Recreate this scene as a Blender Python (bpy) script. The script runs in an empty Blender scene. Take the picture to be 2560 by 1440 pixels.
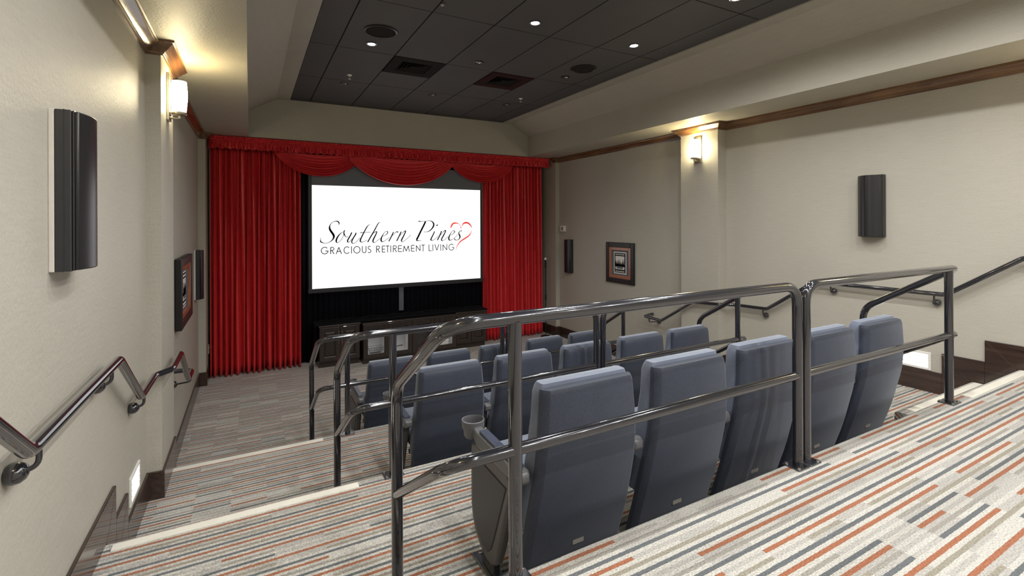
import bpy, math, random
from mathutils import Vector, Matrix
random.seed(7)
R=math.radians
EXPOSURE=0.70; SCREEN=0.66; SHADE=38.0; LENS=12.0; STEPG=4.0; SPOTW=45.0; SCONW=2.0
SC=bpy.context.scene
COL=SC.collection
# ------------------------------------------------------------------ camera
cam=bpy.data.cameras.new('camera'); CAM=bpy.data.objects.new('camera',cam); COL.objects.link(CAM)
yaw,roll=0.4999,-0.0038
Fv=Vector((math.sin(yaw),math.cos(yaw),0.0003)).normalized()
Rv=Vector((math.cos(yaw),-math.sin(yaw),0)); Uv=Rv.cross(Fv)
R2=Rv*math.cos(roll)+Uv*math.sin(roll); U2=Uv*math.cos(roll)-Rv*math.sin(roll)
mx=Matrix((R2,U2,-Fv)).transposed().to_4x4(); mx.translation=Vector((0,0,1.22)); CAM.matrix_world=mx
cam.sensor_width=36; cam.lens=36*1200.09/2560; cam.shift_y=-(720-553.99)/2560; cam.clip_start=0.05
SC.camera=CAM
# ------------------------------------------------------------------ world, exposure
w=bpy.data.worlds.new('world'); SC.world=w; w.use_nodes=True
w.node_tree.nodes['Background'].inputs[0].default_value=(0.02,0.02,0.02,1)
w.node_tree.nodes['Background'].inputs[1].default_value=1.0
SC.view_settings.view_transform='Standard'; SC.view_settings.look='None'
SC.view_settings.gamma=1.0; SC.view_settings.use_curve_mapping=False
SC.view_settings.exposure=EXPOSURE
# ------------------------------------------------------------------ dimensions (metres)
XL,XR=-0.642,5.5
Z=[0.0,-0.364,-0.728,-1.092]          # floor levels, back to front
E=[1.465,3.05,4.66]                   # front edges of the platforms
RIS,TRD=0.182,0.29
ZB,ZT=2.41,2.50                       # crown bottom / soffit underside
ZCL=3.108                             # tiled ceiling
YW=8.14                               # bulkhead over the stage
YB=8.8                                # wall behind the curtain
YR=-3.0                               # rear wall
PIL=[(0.3,0.91),(4.19,4.80)]          # pilasters along both side walls
PD=0.09
# ------------------------------------------------------------------ helpers
WL={}
def wl(o): return WL.get(o.name,Vector((0,0,0))) if o else Vector((0,0,0))
def tag(o,label=None,cat=None,group=None,kind=None):
    if label: o['label']=label
    if cat: o['category']=cat
    if group: o['group']=group
    if kind: o['kind']=kind
    return o
def thing(name,label,cat,loc=(0,0,0),group=None,kind=None):
    o=bpy.data.objects.new(name,None); COL.objects.link(o); o.empty_display_size=0.1
    o.location=loc; WL[o.name]=Vector(loc); return tag(o,label,cat,group,kind)
def fillet(path,rad,n=6):
    P=[Vector(p) for p in path]; out=[P[0]]
    for i in range(1,len(P)-1):
        a,b,c=P[i-1],P[i],P[i+1]; d1=(a-b); d2=(c-b)
        r=rad[i] if isinstance(rad,(list,tuple)) else rad
        k=min(r,d1.length*.48,d2.length*.48)
        if k<1e-4: out.append(b); continue
        p,q=b+d1.normalized()*k,b+d2.normalized()*k
        for j in range(n+1):
            t=j/n; out.append(p*(1-t)**2+b*2*t*(1-t)+q*t*t)
    out.append(P[-1]); return out
class MB:
    def __init__(s): s.v=[]; s.f=[]
    def add(s,v,f):
        o=len(s.v); s.v+=[tuple(p) for p in v]; s.f+=[tuple(i+o for i in q) for q in f]; return s
    def box(s,x0,x1,y0,y1,z0,z1):
        return s.add([(x0,y0,z0),(x1,y0,z0),(x1,y1,z0),(x0,y1,z0),(x0,y0,z1),(x1,y0,z1),(x1,y1,z1),(x0,y1,z1)],
          [(0,3,2,1),(4,5,6,7),(0,1,5,4),(1,2,6,5),(2,3,7,6),(3,0,4,7)])
    def prism(s,poly,axis,a,b):
        n=len(poly)
        ar=sum(poly[i][0]*poly[(i+1)%n][1]-poly[(i+1)%n][0]*poly[i][1] for i in range(n))
        if ar<0: poly=poly[::-1]
        def P(t,p):
            if axis=='x': return (t,p[0],p[1])
            if axis=='y': return (p[0],t,p[1])
            return (p[0],p[1],t)
        if axis=='y': poly=poly[::-1]
        v=[P(a,p) for p in poly]+[P(b,p) for p in poly]
        f=[tuple(range(n-1,-1,-1)),tuple(range(n,2*n))]+[(i,(i+1)%n,n+(i+1)%n,n+i) for i in range(n)]
        return s.add(v,f)
    def tube(s,path,r,seg=12,bend=0.0,cap=True):
        P=fillet(path,bend) if bend else [Vector(p) for p in path]
        T=[]
        for i in range(len(P)):
            t=(P[min(i+1,len(P)-1)]-P[max(i-1,0)]); T.append(t.normalized())
        up=Vector((0,0,1)) if abs(T[0].z)<.9 else Vector((0,1,0))
        nrm=T[0].cross(up).normalized(); v=[];f=[]
        for i,p in enumerate(P):
            nrm=(nrm-T[i]*nrm.dot(T[i])).normalized(); bn=T[i].cross(nrm)
            rr=r[i] if isinstance(r,list) else r
            for k in range(seg):
                a=2*math.pi*k/seg; v.append(p+nrm*math.cos(a)*rr+bn*math.sin(a)*rr)
        for i in range(len(P)-1):
            for k in range(seg):
                a=i*seg+k;b=i*seg+(k+1)%seg; f.append((a,b,b+seg,a+seg))
        if cap:
            f.append(tuple(range(seg-1,-1,-1))); o=(len(P)-1)*seg; f.append(tuple(range(o,o+seg)))
        return s.add(v,f)
    def lathe(s,prof,c=(0,0,0),axis='z',seg=24,closed=False):
        v=[];f=[];n=len(prof); c=Vector(c)
        for r_,h in prof:
            for k in range(seg):
                a=2*math.pi*k/seg; x,y=r_*math.cos(a),r_*math.sin(a)
                q={'z':(x,y,h),'y':(x,h,-y),'x':(h,x,y)}[axis]; v.append(c+Vector(q))
        for i in range(n-1):
            for k in range(seg):
                a=i*seg+k;b=i*seg+(k+1)%seg; f.append((a,b,b+seg,a+seg))
        if closed: 
            for k in range(seg):
                a=(n-1)*seg+k;b=(n-1)*seg+(k+1)%seg; f.append((a,b,(k+1)%seg,k))
        else:
            f.append(tuple(range(seg-1,-1,-1))); f.append(tuple(range((n-1)*seg,n*seg)))
        return s.add(v,f)
    def loft(s,rings,cap=True):
        n=len(rings[0]); v=[p for r_ in rings for p in r_]; f=[]
        for i in range(len(rings)-1):
            for k in range(n):
                a=i*n+k;b=i*n+(k+1)%n; f.append((a,b,b+n,a+n))
        if cap: f.append(tuple(range(n-1,-1,-1))); o=(len(rings)-1)*n; f.append(tuple(range(o,o+n)))
        return s.add(v,f)
    def grid(s,fn,nu,nv):
        v=[fn(i/nu,j/nv) for j in range(nv+1) for i in range(nu+1)]
        f=[(j*(nu+1)+i,j*(nu+1)+i+1,(j+1)*(nu+1)+i+1,(j+1)*(nu+1)+i) for j in range(nv) for i in range(nu)]
        return s.add(v,f)
    def build(s,name,mat,parent=None,smooth=0,bevel=0,solid=0,seg=2):
        L=wl(parent); me=bpy.data.meshes.new(name)
        me.from_pydata([(p[0]-L.x,p[1]-L.y,p[2]-L.z) for p in s.v],[],s.f); me.update()
        if smooth:
            me.shade_smooth(); me.set_sharp_from_angle(angle=R(smooth))
        o=bpy.data.objects.new(name,me); COL.objects.link(o); me.materials.append(MAT[mat])
        if parent: o.parent=parent
        WL[o.name]=L
        if solid:
            m=o.modifiers.new('thickness','SOLIDIFY'); m.thickness=solid; m.offset=0
        if bevel:
            m=o.modifiers.new('edge','BEVEL'); m.width=bevel; m.segments=seg; m.limit_method='ANGLE'; m.angle_limit=R(40)
        return o
def struct(o,label): return tag(o,label=label,kind='structure')
def copy_tree(o,parent=None):
    c=o.copy(); COL.objects.link(c); c.parent=parent
    if parent: c.matrix_parent_inverse=Matrix()
    for ch in list(o.children): copy_tree(ch,c)
    return c
# ------------------------------------------------------------------ materials
MAT={}
class NT:
    def __init__(s,name):
        m=bpy.data.materials.new(name); m.use_nodes=True; s.m=m; s.t=m.node_tree; s.b=s.t.nodes['Principled BSDF']; MAT[name]=m
    def n(s,ty,**kw):
        q=s.t.nodes.new(ty)
        for k,v in kw.items():
            if k.startswith('i_'): q.inputs[int(k[2:])].default_value=v
            else: setattr(q,k,v)
        return q
    def l(s,a,b): s.t.links.new(a,b)
    def math(s,op,a,b=None):
        q=s.t.nodes.new('ShaderNodeMath'); q.operation=op
        for i,x in enumerate((a,b)):
            if x is None: continue
            if isinstance(x,(int,float)): q.inputs[i].default_value=x
            else: s.l(x,q.inputs[i])
        return q.outputs[0]
    def mix(s,f,a,b,mode='MIX'):
        q=s.t.nodes.new('ShaderNodeMix'); q.data_type='RGBA'; q.blend_type=mode
        for i,x in ((0,f),(6,a),(7,b)):
            if isinstance(x,(int,float)): q.inputs[i].default_value=x
            elif isinstance(x,tuple): q.inputs[i].default_value=(*x,1)
            else: s.l(x,q.inputs[i])
        return q.outputs[2]
    def set(s,rough=.5,spec=.5,metal=0,coat=0,sheen=0):
        b=s.b.inputs; b['Roughness'].default_value=rough; b['Specular IOR Level'].default_value=spec; b['Metallic'].default_value=metal
        b['Coat Weight'].default_value=coat; b['Sheen Weight'].default_value=sheen; return s
    def bump(s,src,strength,dist=.002):
        q=s.n('ShaderNodeBump'); q.inputs['Strength'].default_value=strength; q.inputs['Distance'].default_value=dist
        s.l(src,q.inputs['Height']); s.l(q.outputs[0],s.b.inputs['Normal'])
def pos(t,scale=(1,1,1)):
    g=t.n('ShaderNodeNewGeometry'); q=t.n('ShaderNodeVectorMath',operation='MULTIPLY'); q.inputs[1].default_value=scale
    t.l(g.outputs['Position'],q.inputs[0]); return q.outputs[0]
def objc(t,scale=(1,1,1)):
    g=t.n('ShaderNodeTexCoord'); q=t.n('ShaderNodeVectorMath',operation='MULTIPLY'); q.inputs[1].default_value=scale
    t.l(g.outputs['Object'],q.inputs[0]); return q.outputs[0]
def noise(t,vec,scale,detail=3,rough=.5):
    q=t.n('ShaderNodeTexNoise'); q.inputs['Scale'].default_value=scale; q.inputs['Detail'].default_value=detail; q.inputs['Roughness'].default_value=rough
    t.l(vec,q.inputs['Vector']); return q.outputs['Fac']
def plain(name,c,rough=.5,var=.06,nscale=30,bump=0,bscale=200,**kw):
    t=NT(name).set(rough=rough,**kw); v=objc(t)
    f=noise(t,v,nscale); k=t.math('ADD',t.math('MULTIPLY',f,2*var),1-var)
    mul=t.n('ShaderNodeVectorMath',operation='SCALE'); mul.inputs[0].default_value=c; t.l(k,mul.inputs['Scale'])
    t.l(mul.outputs[0],t.b.inputs['Base Color'])
    if bump: t.bump(noise(t,v,bscale,4),bump)
    return t
def emit(name,c,strength):
    t=NT(name); t.b.inputs['Base Color'].default_value=(*c,1); t.b.inputs['Emission Color'].default_value=(*c,1); t.b.inputs['Emission Strength'].default_value=strength; t.b.inputs['Roughness'].default_value=.4; return t
# wall covering: taupe, faint horizontal weave, orange-peel relief
def wallmat(name,c):
    t=NT(name).set(rough=.52,spec=.35); v=pos(t)
    f1=noise(t,pos(t,(6,6,90)),1,4); f2=noise(t,v,1.3,2); f3=noise(t,pos(t,(60,60,260)),1,2)
    k=t.math('ADD',t.math('ADD',t.math('MULTIPLY',f1,.16),t.math('MULTIPLY',f3,.14)),t.math('ADD',t.math('MULTIPLY',f2,.12),.79))
    mul=t.n('ShaderNodeVectorMath',operation='SCALE'); mul.inputs[0].default_value=c; t.l(k,mul.inputs['Scale'])
    t.l(mul.outputs[0],t.b.inputs['Base Color']); t.bump(noise(t,v,58,3,.6),.5,.004)
wallmat('wall_paper',(.415,.395,.342))
wallmat('soffit_paint',(.415,.39,.325))
# striped loop carpet
def carpet():
    t=NT('carpet').set(rough=.95,spec=.1,sheen=.2)
    g=t.n('ShaderNodeNewGeometry'); sx=t.n('ShaderNodeSeparateXYZ'); t.l(g.outputs['Position'],sx.inputs[0])
    X,Y,Zc=sx.outputs
    wob=t.math('MULTIPLY',t.math('SUBTRACT',noise(t,pos(t),55,2),.5),.005)
    v=t.math('ADD',t.math('SUBTRACT',Y,Zc),t.math('ADD',wob,10.0-.0238))
    row=t.math('FLOOR',t.math('DIVIDE',v,.017417)); cell=t.math('FLOOR',t.math('DIVIDE',t.math('ADD',X,4.353),.2227))
    m5=t.math('FLOORED_MODULO',row,6.0)
    def rnd(a,b,off):
        c=t.n('ShaderNodeCombineXYZ'); t.l(a,c.inputs[0]); t.l(b,c.inputs[1]); c.inputs[2].default_value=off
        q=t.n('ShaderNodeTexWhiteNoise'); q.noise_dimensions='3D'; t.l(c.outputs[0],q.inputs['Vector']); return q.outputs['Value']
    run=t.math('FLOOR',t.math('ADD',t.math('DIVIDE',cell,4.0),t.math('MULTIPLY',row,.37)))
    rr=rnd(run,row,1.3); rc=rnd(cell,row,7.7)
    on=t.math('MULTIPLY',t.math('LESS_THAN',rr,.93),t.math('LESS_THAN',rc,.90))
    def is_(k): return t.math('COMPARE',m5,float(k))
    cream,lg,mg=(.48,.467,.428),(.385,.372,.345),(.28,.268,.238)
    rust,dark,oliv=(.31,.118,.06),(.11,.122,.128),(.27,.25,.20)
    base=t.mix(t.math('GREATER_THAN',rc,.45),cream,lg)
    def sel(k,col,onv,cur):
        q=is_(k); q_node=q.node; q_node.inputs[2].default_value=.1
        f=t.math('MULTIPLY',q,onv) if onv is not None else q
        return t.mix(f,cur,col)
    cur=base
    cur=sel(1,cream,None,cur); cur=sel(3,cream,t.math('LESS_THAN',rc,.7),cur)
    cur=sel(5,t.mix(t.math('GREATER_THAN',rc,.6),cream,lg),None,cur)
    cur=sel(4,t.mix(t.math('GREATER_THAN',rc,.35),lg,t.mix(t.math('GREATER_THAN',rr,.5),mg,oliv)),None,cur)
    cur=sel(0,rust,on,cur); cur=sel(2,dark,on,cur)
    sp=noise(t,pos(t),150,3,.8); k=t.math('ADD',t.math('MULTIPLY',sp,2.7),-.35)
    mul=t.n('ShaderNodeVectorMath',operation='SCALE'); t.l(cur,mul.inputs[0]); t.l(k,mul.inputs['Scale'])
    t.l(mul.outputs[0],t.b.inputs['Base Color']); t.bump(sp,.6,.004)
carpet()
def wood(name,a,b,axis,rough=.3,scale=1.0,coat=.3):
    t=NT(name).set(rough=rough,coat=coat); s={'x':(1.2,18,18),'y':(18,1.2,18),'z':(18,18,1.2)}[axis]
    f=noise(t,pos(t,tuple(q*scale for q in s)),1.6,5,.65); f2=noise(t,pos(t),1.7,2)
    r=t.n('ShaderNodeValToRGB'); r.color_ramp.elements[0].position=.32; r.color_ramp.elements[1].position=.68
    r.color_ramp.elements[0].color=(*a,1); r.color_ramp.elements[1].color=(*b,1)
    t.l(t.math('ADD',t.math('MULTIPLY',f,.8),t.math('MULTIPLY',f2,.2)),r.inputs[0]); t.l(r.outputs[0],t.b.inputs['Base Color']); t.bump(f,.08)
wood('crown_wood',(.05,.022,.010),(.22,.115,.05),'y',.26,1,.5)
wood('base_wood',(.018,.010,.008),(.06,.035,.026),'y',.28,1,.4)
wood('cabinet_wood',(.020,.014,.012),(.045,.032,.027),'z',.32,1.5,.3)
# acoustic ceiling tile: near-black with pin holes
t=NT('ceiling_tile').set(rough=.7,spec=.4); v=pos(t)
vo=t.n('ShaderNodeTexVoronoi'); vo.inputs['Scale'].default_value=110; t.l(v,vo.inputs['Vector'])
f=noise(t,v,160,3,.7); f2=noise(t,v,1.1,3)
k=t.math('MULTIPLY',t.math('ADD',.55,t.math('MULTIPLY',f,.9)),t.math('ADD',.75,t.math('MULTIPLY',f2,.5)))
mul=t.n('ShaderNodeVectorMath',operation='SCALE'); mul.inputs[0].default_value=(.072,.068,.070); t.l(k,mul.inputs['Scale']); t.l(mul.outputs[0],t.b.inputs['Base Color']); t.bump(f,.8,.004)
plain('ceiling_grid',(.02,.018,.018),.9,spec=.1)
plain('vent_black',(.02,.018,.018),.9,spec=.1)
plain('vent_maroon',(.035,.014,.014),.9,spec=.1)
# fabrics
def fabric(name,c,rough=.75,sheen=.4,sc=340,var=.5,tint=(1,1,1)):
    t=NT(name).set(rough=rough,sheen=sheen,spec=.3); t.b.inputs['Sheen Roughness'].default_value=.4; t.b.inputs['Sheen Tint'].default_value=(*tint,1)
    v=objc(t); f=noise(t,v,sc,2,.7); f2=noise(t,v,9,2)
    k=t.math('MULTIPLY',t.math('ADD',1-var/2,t.math('MULTIPLY',f,var)),t.math('ADD',.85,t.math('MULTIPLY',f2,.3)))
    mul=t.n('ShaderNodeVectorMath',operation='SCALE'); mul.inputs[0].default_value=c; t.l(k,mul.inputs['Scale']); t.l(mul.outputs[0],t.b.inputs['Base Color']); t.bump(f,.35,.002)
fabric('seat_fabric',(.15,.175,.235),.6,.5,300,1.1,(.85,.92,1))
fabric('seat_shell',(.036,.043,.064),.5,.35,230,1.3,(.8,.88,1))
fabric('seat_vinyl',(.05,.06,.095),.35,.1,80,.2)
fabric('red_velvet',(.68,.038,.046),.34,.12,60,.15,(1,.2,.2)); MAT['red_velvet'].node_tree.nodes['Principled BSDF'].inputs['Specular IOR Level'].default_value=.55
fabric('black_velvet',(.003,.003,.005),.9,.02,60,.3); MAT['black_velvet'].node_tree.nodes['Principled BSDF'].inputs['Specular IOR Level'].default_value=.08
plain('rail_paint',(.018,.019,.025),.14,.1,40,coat=1.0,metal=.2,spec=.8)
plain('plastic_black',(.012,.012,.014),.3,.1)
plain('plastic_satin',(.024,.025,.03),.36,.1)
plain('gloss_black',(.006,.006,.008),.08,.05,coat=.8)
plain('arm_plastic',(.115,.117,.125),.3,.08,20)
plain('panel_plastic',(.075,.071,.066),.28,.08,20)
plain('speaker_back',(.62,.60,.57),.6)
plain('steel',(.55,.53,.50),.25,.05,metal=1)
plain('dark_steel',(.22,.23,.26),.3,.05,metal=1)
plain('nickel',(.50,.46,.38),.3,.05,metal=1)
plain('white_plastic',(.75,.74,.70),.4,.03)
plain('strip_cream',(.78,.76,.68),.6,.05,60)
plain('screen_mask',(.135,.15,.185),.6,.04)
plain('screen_frame',(.022,.023,.028),.45,.04)
plain('ink_black',(.006,.006,.006),.9,0,spec=0.0)
plain('label_grey',(.30,.29,.26),.5)
plain('mat_grey',(.10,.11,.13),.6)
plain('paper_white',(.70,.69,.66),.6,.04)
plain('cabinet_inside',(.62,.62,.64),.5,.03)
plain('wire_dark',(.03,.03,.03),.4)
wood('frame_black',(.005,.005,.005),(.010,.009,.009),'z',.4,1,0)
wood('frame_copper',(.24,.075,.035),(.42,.17,.09),'z',.3,2,.3)
wood('frame_maroon',(.04,.012,.012),(.075,.02,.02),'z',.3,2,.3)
t=NT('projected_red').set(rough=.9,spec=0); t.b.inputs['Base Color'].default_value=(.75,.05,.04,1); t.b.inputs['Emission Color'].default_value=(.75,.05,.035,1); t.b.inputs['Emission Strength'].default_value=SCREEN*.8  # heart glows by emission, standing in for projected red light
emit('screen_light',(1,1,1),SCREEN).b.inputs['Base Color'].default_value=(.25,.25,.25,1)  # screen's own emission stands in for the projector's light
emit('shade_glow',(1.0,.87,.55),SHADE)
emit('cabinet_fill',(1.0,.98,.94),7.0)  # emission of the strips added to brighten the glass cabinet
emit('lamp_glow',(1.0,.96,.88),LENS)
emit('step_glow',(1.0,.97,.90),STEPG)
t=NT('lens_off').set(rough=.2,metal=.8); t.b.inputs['Base Color'].default_value=(.22,.21,.2,1)
t=NT('door_glass'); gl=t.n('ShaderNodeBsdfGlossy'); gl.inputs['Roughness'].default_value=.02; tr=t.n('ShaderNodeBsdfTransparent'); mxs=t.n('ShaderNodeMixShader'); mxs.inputs[0].default_value=.05
t.l(tr.outputs[0],mxs.inputs[1]); t.l(gl.outputs[0],mxs.inputs[2]); t.l(mxs.outputs[0],t.t.nodes['Material Output'].inputs['Surface'])
SCRIPT= [[(0.41,1.028,0.0031),(0.416,1.062,0.0176),(0.393,1.089,0.0175),(0.349,1.089,0.0093),(0.305,1.067,0.0072),(0.276,1.029,0.0123),(0.267,0.988,0.0246),(0.276,0.952,0.0307),(0.3,0.911,0.0338),(0.324,0.875,0.0339),(0.334,0.841,0.0318),(0.321,0.8,0.0205),(0.285,0.763,0.0113),(0.241,0.739,0.0071),(0.193,0.735,0.0061),(0.15,0.748,0.0152),(0.129,0.764,0.0172),(0.129,0.792,0.0081),(0.134,0.822,0.002)],
[(0.476,0.911,0.0052),(0.446,0.896,0.0103),(0.407,0.853,0.0186),(0.38,0.807,0.0237),(0.37,0.766,0.0247),(0.38,0.74,0.0124),(0.406,0.744,0.0062),(0.441,0.775,0.0062),(0.471,0.821,0.0062),(0.488,0.867,0.0083),(0.491,0.903,0.0155),(0.498,0.929,0.0176),(0.516,0.939,0.0042)],
[(0.492,0.919,0.0155),(0.492,0.893,0.0176),(0.501,0.867,0.0176),(0.515,0.84,0.0114),(0.538,0.829,0.0073),(0.565,0.837,0.0052)],
[(0.618,0.904,0.0188),(0.59,0.844,0.0188),(0.555,0.782,0.0198),(0.55,0.751,0.0187),(0.565,0.741,0.0104),(0.59,0.756,0.0063),(0.62,0.802,0.0052)],
[(0.681,0.898,0.0178),(0.682,0.874,0.0189),(0.646,0.817,0.0188),(0.62,0.765,0.0198),(0.62,0.731,0.0157),(0.64,0.718,0.0084),(0.676,0.733,0.0063),(0.717,0.774,0.0053),(0.752,0.815,0.0042)],
[(0.916,1.038,0.0032),(0.882,1.014,0.0117),(0.856,0.977,0.017),(0.814,0.898,0.018),(0.773,0.815,0.02),(0.755,0.768,0.0221),(0.762,0.744,0.0158),(0.793,0.74,0.0084),(0.829,0.753,0.0064),(0.863,0.772,0.0042)],
[(0.755,0.891,0.0032),(0.768,0.899,0.0116),(0.83,0.901,0.0074),(0.923,0.903,0.0032)],
[(1.093,1.065,0.0032),(1.066,1.064,0.0107),(1.039,1.024,0.015),(0.981,0.917,0.0182),(0.923,0.817,0.0191),(0.878,0.736,0.018)],
[(0.933,0.838,0.0043),(0.97,0.88,0.0053),(1.013,0.909,0.0128),(1.031,0.903,0.0161),(1.007,0.848,0.0192),(0.975,0.784,0.0214),(0.965,0.752,0.0213),(0.975,0.728,0.0139),(1.001,0.73,0.0064),(1.038,0.756,0.0054),(1.086,0.798,0.0043)],
[(1.129,0.835,0.0043),(1.167,0.845,0.0065),(1.204,0.871,0.0119),(1.218,0.904,0.0141),(1.194,0.915,0.0076),(1.161,0.894,0.0065),(1.129,0.846,0.014),(1.105,0.792,0.0237),(1.105,0.755,0.0237),(1.123,0.737,0.014),(1.161,0.748,0.0065),(1.204,0.779,0.0054),(1.242,0.806,0.0043)],
[(1.318,0.902,0.0174),(1.285,0.832,0.0185),(1.236,0.741,0.0173)],
[(1.302,0.843,0.0043),(1.34,0.883,0.0065),(1.373,0.904,0.0131),(1.401,0.896,0.0208)],
[(1.453,0.906,0.0186),(1.423,0.841,0.0186),(1.373,0.743,0.0186)],
[(1.423,0.83,0.0044),(1.473,0.878,0.0066),(1.515,0.912,0.0132),(1.533,0.909,0.0176),(1.495,0.828,0.0198),(1.461,0.763,0.022),(1.461,0.733,0.0143),(1.489,0.732,0.0066),(1.534,0.762,0.0055),(1.584,0.805,0.0055),(1.624,0.848,0.0033)],
[(1.765,1.089,0.0033),(1.773,1.085,0.0156),(1.831,1.085,0.0078),(1.889,1.088,0.0067),(1.959,1.097,0.0079),(2.006,1.088,0.0136),(2.042,1.057,0.0238),(2.051,1.017,0.0272),(2.027,0.966,0.0227),(1.976,0.916,0.0147),(1.918,0.895,0.0079),(1.862,0.896,0.0056)],
[(1.898,1.084,0.0281),(1.866,1.018,0.0292),(1.813,0.918,0.0291),(1.755,0.802,0.0301),(1.729,0.755,0.0323)],
[(1.72,0.746,0.0167),(1.749,0.741,0.0134),(1.812,0.742,0.0034)],
[(2.068,0.903,0.017),(2.041,0.847,0.0193),(2.005,0.78,0.0215),(1.996,0.752,0.0215),(2.017,0.74,0.0124),(2.052,0.748,0.0068),(2.1,0.784,0.0057),(2.136,0.823,0.0046)],
[(2.105,1.001,0.0193),(2.122,1.025,0.0228)],
[(2.2,0.907,0.0194),(2.166,0.828,0.0206),(2.118,0.741,0.0193)],
[(2.166,0.822,0.0046),(2.221,0.879,0.0069),(2.26,0.911,0.0149),(2.28,0.908,0.0172),(2.245,0.838,0.0206),(2.205,0.77,0.0217),(2.202,0.736,0.0194),(2.226,0.733,0.008),(2.269,0.752,0.0057),(2.324,0.802,0.0046)],
[(2.376,0.833,0.0046),(2.416,0.844,0.0069),(2.447,0.873,0.0127),(2.456,0.898,0.0151),(2.429,0.91,0.0081),(2.398,0.888,0.0069),(2.361,0.83,0.0173),(2.342,0.785,0.0254),(2.345,0.747,0.023),(2.372,0.735,0.0115),(2.416,0.754,0.0069),(2.459,0.782,0.0046),(2.518,0.837,0.0047)],
[(2.6,0.902,0.0187),(2.572,0.903,0.0093),(2.544,0.88,0.014),(2.54,0.851,0.021),(2.556,0.821,0.0256),(2.562,0.786,0.0233),(2.54,0.752,0.0128),(2.496,0.732,0.0081),(2.462,0.745,0.0151),(2.453,0.765,0.0174)]]
HEART= [[(2.383,0.963,0.0173),(2.395,1.003,0.0266),(2.429,1.044,0.0255),(2.473,1.052,0.0232),(2.516,1.046,0.014),(2.554,1.025,0.0058),(2.575,0.99,0.0082),(2.588,0.952,0.0164)],
[(2.601,0.99,0.0058),(2.629,1.037,0.0211),(2.673,1.057,0.0305),(2.724,1.051,0.0294),(2.769,1.018,0.0236),(2.798,0.977,0.0118),(2.804,0.953,0.0047)],
[(2.797,0.912,0.0047),(2.781,0.859,0.013),(2.736,0.807,0.0212),(2.66,0.761,0.0234),(2.584,0.716,0.021),(2.527,0.659,0.0151),(2.499,0.607,0.0105),(2.489,0.561,0.0035)]]
CAPS= [('G', 0.133, 0.251, 0.674, 0.552), ('R', 0.277, 0.34, 0.669, 0.553), ('A', 0.362, 0.46, 0.667, 0.551), ('C', 0.48, 0.585, 0.673, 0.548), ('I', 0.613, 0.613, 0.672, 0.551), ('O', 0.642, 0.757, 0.672, 0.549), ('U', 0.782, 0.855, 0.67, 0.551), ('S', 0.875, 0.937, 0.671, 0.548), ('R', 1.019, 1.083, 0.669, 0.551), ('E', 1.115, 1.174, 0.668, 0.551), ('T', 1.184, 1.244, 0.668, 0.55), ('I', 1.269, 1.27, 0.668, 0.549), ('R', 1.306, 1.375, 0.667, 0.549), ('E', 1.397, 1.464, 0.667, 0.549), ('M', 1.48, 1.604, 0.661, 0.549), ('E', 1.629, 1.692, 0.665, 0.549), ('N', 1.717, 1.8, 0.664, 0.549), ('T', 1.82, 1.882, 0.667, 0.546), ('L', 1.954, 2.008, 0.666, 0.547), ('I', 2.033, 2.033, 0.667, 0.546), ('V', 2.064, 2.154, 0.666, 0.552), ('I', 2.183, 2.184, 0.665, 0.547), ('N', 2.219, 2.308, 0.665, 0.548), ('G', 2.335, 2.449, 0.668, 0.544)]
# ================================================================== SETTING
# floors: carpeted platforms with a rounded nose
def nosed(y0,y1,z0,z1,r=.022):
    P=[(y0,z0),(y1,z0)]+[(y1-r+r*math.cos(a),z1-r+r*math.sin(a)) for a in [i*math.pi/2/5 for i in range(6)]]+[(y0,z1)]
    return P
ZF=Z[3]-.15
fl=MB().box(XL-.1,XR+.1,E[2],YB+.1,ZF,Z[3]).build('floor','carpet'); struct(fl,'striped carpet on the lowest floor before the red curtain')
names=['upper landing striped carpet platform behind the nearest railing','striped carpet platform carrying the nearest row of chairs','striped carpet platform carrying the middle row of chairs']
prev=YR-.1; PLAT=[]
for i in range(3):
    o=MB().prism(nosed(prev,E[i],ZF,Z[i]),'x',XL-.1,XR+.1).build('floor','carpet',smooth=40); struct(o,names[i]); PLAT.append(o); prev=E[i]
    x_left=(-.595,.57); x_right=(4.34,XR-.03)
    for a,b in (x_left,x_right):
        MB().box(a,b,E[i]-.088,E[i]-.034,Z[i]-.001,Z[i]+.004).build('nosing_strip','strip_cream',o)
    for side,(a,b) in (('left',(XL-.05,.60)),('right',(4.16,XR+.05))):
        st=MB().prism(nosed(E[i]-.01,E[i]+TRD,Z[i+1]-.05,Z[i]-RIS),'x',a,b).build('step','carpet',o,smooth=40)
        c0,c1=(x_left if side=='left' else (4.26,XR-.03))
        MB().box(c0,c1,E[i]+TRD-.088,E[i]+TRD-.034,Z[i]-RIS-.001,Z[i]-RIS+.004).build('nosing_strip','strip_cream',st)
# walls
wl_=MB().box(XL-.2,XL,YR-.1,YB+.1,ZF,3.4).build('wall_left','wall_paper'); struct(wl_,'left wall in textured taupe wallpaper')
wr_=MB().box(XR,XR+.2,YR-.1,YB+.1,ZF,3.4).build('wall_right','wall_paper'); struct(wr_,'right wall in textured taupe wallpaper')
wf_=MB().box(XL-.2,XR+.2,YB,YB+.2,ZF,2.7).build('wall_front','wall_paper'); struct(wf_,'front wall hidden behind the curtains')
wb_=MB().box(XL-.2,XR+.2,YR-.2,YR,ZF,3.4).build('wall_back','wall_paper'); struct(wb_,'rear wall of the theatre room behind the viewer')
for (s,wo) in ((-1,wl_),(1,wr_)):
    for (a,b) in PIL+[(8.07,YB)]:
        x0,x1=(XL,XL+PD) if s<0 else (XR-PD-.07*(a<8),XR)
        zb=Z[0]-.05 if b<1 else (Z[3] if b>5 else Z[3])
        MB().box(x0,x1,a,b,zb,ZT).build('pilaster','wall_paper',wo)
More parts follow.
